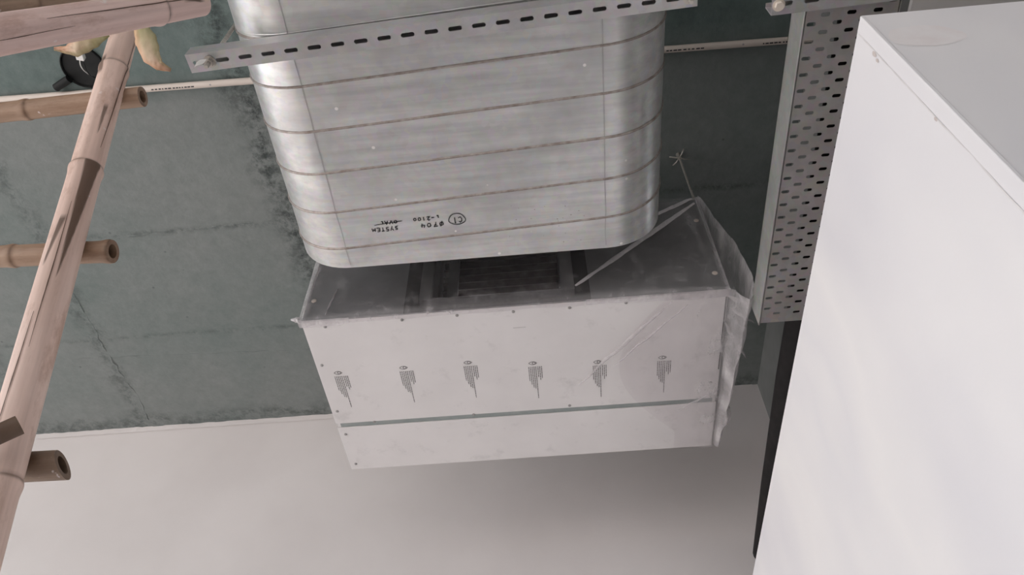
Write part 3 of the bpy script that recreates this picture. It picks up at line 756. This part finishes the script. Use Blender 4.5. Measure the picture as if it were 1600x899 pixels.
RA, RB = atD(193, 58, 1.62), atD(38, 612, 1.15)          # two points on the visible ladder rail
rd = (RA-RB).normalized()
foot = RB-rd*((RB.z-.02)/rd.z); top = RA+rd*.16
Lr = (top-foot).length
def tof(px, py):
    """parameter along the rail where it passes nearest a pixel"""
    best = min(range(2001), key=lambda i: (lambda q: (q[0]-px)**2+(q[1]-py)**2)((lambda v: (800+F_PX*v.dot(RT)/max(.05, v.dot(FW)), 449.5-F_PX*v.dot(UP)/max(.05, v.dot(FW))))(foot.lerp(top, i/2000)-CAM)))
    return best/2000
t1, t2, t3 = tof(133, 268), tof(0, 760), tof(193, 58)
r_b, r_t = 68*1.15/F_PX/2*1.0, 40*1.62/F_PX/2
tB = tof(38, 612); sl = (r_t-r_b)/(t3-tB)
rfoot, rtop = min(.036, r_b-sl*tB), r_t+sl*(1-t3)
tz = lambda px, py: tof(px, py)*Lr
ladder = thing('bamboo_ladder', (foot.x, foot.y, 0), 'bamboo ladder with a thick leaning rail and projecting rungs at the left', 'ladder')
marks = [(tz(93, 443), tz(133, 262), .0, .28, .03, .50, .9), (tz(150, 222), tz(161, 178), .05, .1, .03, .15, .8), (tz(70, 425), tz(97, 350), -.95, -.55, .05, .2, .85),
         (tz(155, 118), tz(172, 96), -1.2, -1.2, .3, .3, .8)]
cracks = [(tz(140, 240), tz(208, 62), .45, 1.05, .0011), (tz(60, 560), tz(112, 330), -.35, -.3, .0007), (tz(10, 700), tz(60, 500), -.8, -.6, .0009)]
nodes = [t2-(t1-t2)*k for k in range(1, 3)]+[t2, t1, tof(178, 112)]
nodes = [t for t in nodes if 0 < t < .98]
bamboo('rail', foot, top, rfoot, rtop, nodes, 'bamboo', ladder, marks=marks, cracks=cracks, seed=1, seg=96, swell=.08)
def rung(pxa, pxb, cross, rpx, node_t, mat, seed, skew=0, gap=.0):
    tt = tof(*cross); q = foot.lerp(top, tt); v = q-CAM; dep = v.dot(FW); rr = rfoot+(rtop-rfoot)*tt
    r = rpx*dep/F_PX/2
    d = dep+(rr+r*.9)*.93
    b = atD(*pxb, d); a = atD(*pxa, d+.02)
    bamboo('rung', a-(b-a).normalized()*.36, b, r*1.03, r, [1-(1-q)*((b-a).length+.12)/((b-a).length+.36) for q in node_t]+[.16], mat, ladder, seed=seed, skew=skew, seg=28); return a, b
rung((-60, 183), (223, 151), (167, 156), 32, [.52], 'bamboo_tan', 2)
rung((-60, 404), (176, 393), (100, 397), 36, [.55, .985], 'bamboo_tan', 3)
ra, rb = rung((-70, 736), (98, 727), (5, 732), 49, [.4], 'bamboo_dark', 4, skew=.55)
# second rail, outside the picture
dd = Vector((-.42, .02, 0)); bamboo('rail', foot+dd, top+dd, rfoot, rtop, nodes, 'bamboo', ladder, seed=9, seg=24)

def pole(name, pa, da, pb, db, wa, wb, nodes, mat, label, seed, ext, **k):
    a, b = atD(*pa, da), atD(*pb, db); u_ = (b-a).normalized(); ra_, rb_ = wa*da/F_PX/2, wb*db/F_PX/2
    g = ext/(b-a).length; o = bamboo(name, a-u_*ext, b, ra_+(ra_-rb_)*g, rb_, nodes, mat, None, seed=seed, **k)
    return tag(o, label, 'bamboo pole', 'bamboo scaffold poles')
pole('bamboo_pole', (0, 54), 1.14, (313, 2), 1.44, 64, 44, [.52, .885], 'bamboo_pink', 'thick pinkish bamboo pole lashed across the top of the ladder rail', 5, .5,
     marks=((.825, .865, -.3, .0, .16, .10, .9),), cracks=((.56, .95, -.38, -.2, .0009), (.42, .6, .25, .2, .0005)), seg=64)
pole('bamboo_pole', (0, 1), 1.62, (190, -22), 1.75, 46, 40, [.72], 'bamboo_dark', 'dull brown bamboo pole behind the pinkish one at the top left', 6, .4)
# split stick in front of the rail: half culm with a dark square cut end
a, b = atD(-60, 705, 1.02), atD(31, 664, 1.06); u_ = (b-a).normalized(); tc = (CAM-b).normalized(); s_ = u_.cross(tc).normalized(); tc = s_.cross(u_)
mb = MB(); w, h = .0135, .010
sec = [(math.cos(k*math.pi/8), math.sin(k*math.pi/8)) for k in range(9)]
for q in (a, b):
    mb.v += [tuple(q+s_*(w*c_)+tc*(h*e_-h*.4)) for c_, e_ in sec]
mb.f += [(k, k+1, 10+k, 9+k) for k in range(8)]+[(8, 0, 9, 17), tuple(range(8, -1, -1)), tuple(range(9, 18))]
mb.attr['dark'] = [.75]*18
tag(mb.build('split_stick', 'bamboo_dark', None, 40), 'dark split bamboo stick lying across the ladder rail at the lower left', 'stick')

# dry sheaths tied under the pole
def sheath(name, pts, ws, label, cup=.4):
    pts = [Vector(p) for p in pts]; mb = MB(); P = []; n = 24
    for i in range(n+1):
        t = i/n*(len(pts)-1); k = min(int(t), len(pts)-2); f = t-k
        c_ = pts[k].lerp(pts[k+1], f); w = ws[k]+(ws[k+1]-ws[k])*f; tg = (pts[k+1]-pts[k]).normalized(); to = (CAM-c_).normalized(); s = tg.cross(to).normalized()
        row = []
        for j in range(9):
            v = (j-4)/4; row.append(c_+s*(w*v*(1+.12*noise.noise(Vector((t*3, v, 1)))))+to*(cup*w*(1-v*v)+.004*noise.noise(Vector((t*4, v*3, 5)))))
        P.append(row)
    mb.grid(P); mb.attr['along'] = [i/n for i in range(n+1) for j in range(9)]; mb.attr['across'] = [j/8 for i in range(n+1) for j in range(9)]; o = mb.build(name, 'leaf', None, True); m = o.modifiers.new('thickness', 'SOLIDIFY'); m.thickness = .0012
    return tag(o, label, 'dry sheath', 'dry bamboo sheaths')
D = 1.5
sheath('dry_sheath', [atD(218, 36, D), atD(228, 62, D), atD(236, 88, D-.01), atD(248, 102, D-.01), atD(267, 110, D)], [.011, .020, .017, .010, .003], 'dry orange sheath hanging to the right of the ladder rail top')
sheath('dry_sheath', [atD(165, 48, D+.02), atD(140, 62, D+.02), atD(118, 76, D+.02), atD(104, 78, D+.02), atD(84, 76, D+.02)], [.012, .018, .016, .008, .003], 'pale greenish sheath tied under the pole left of the rail')
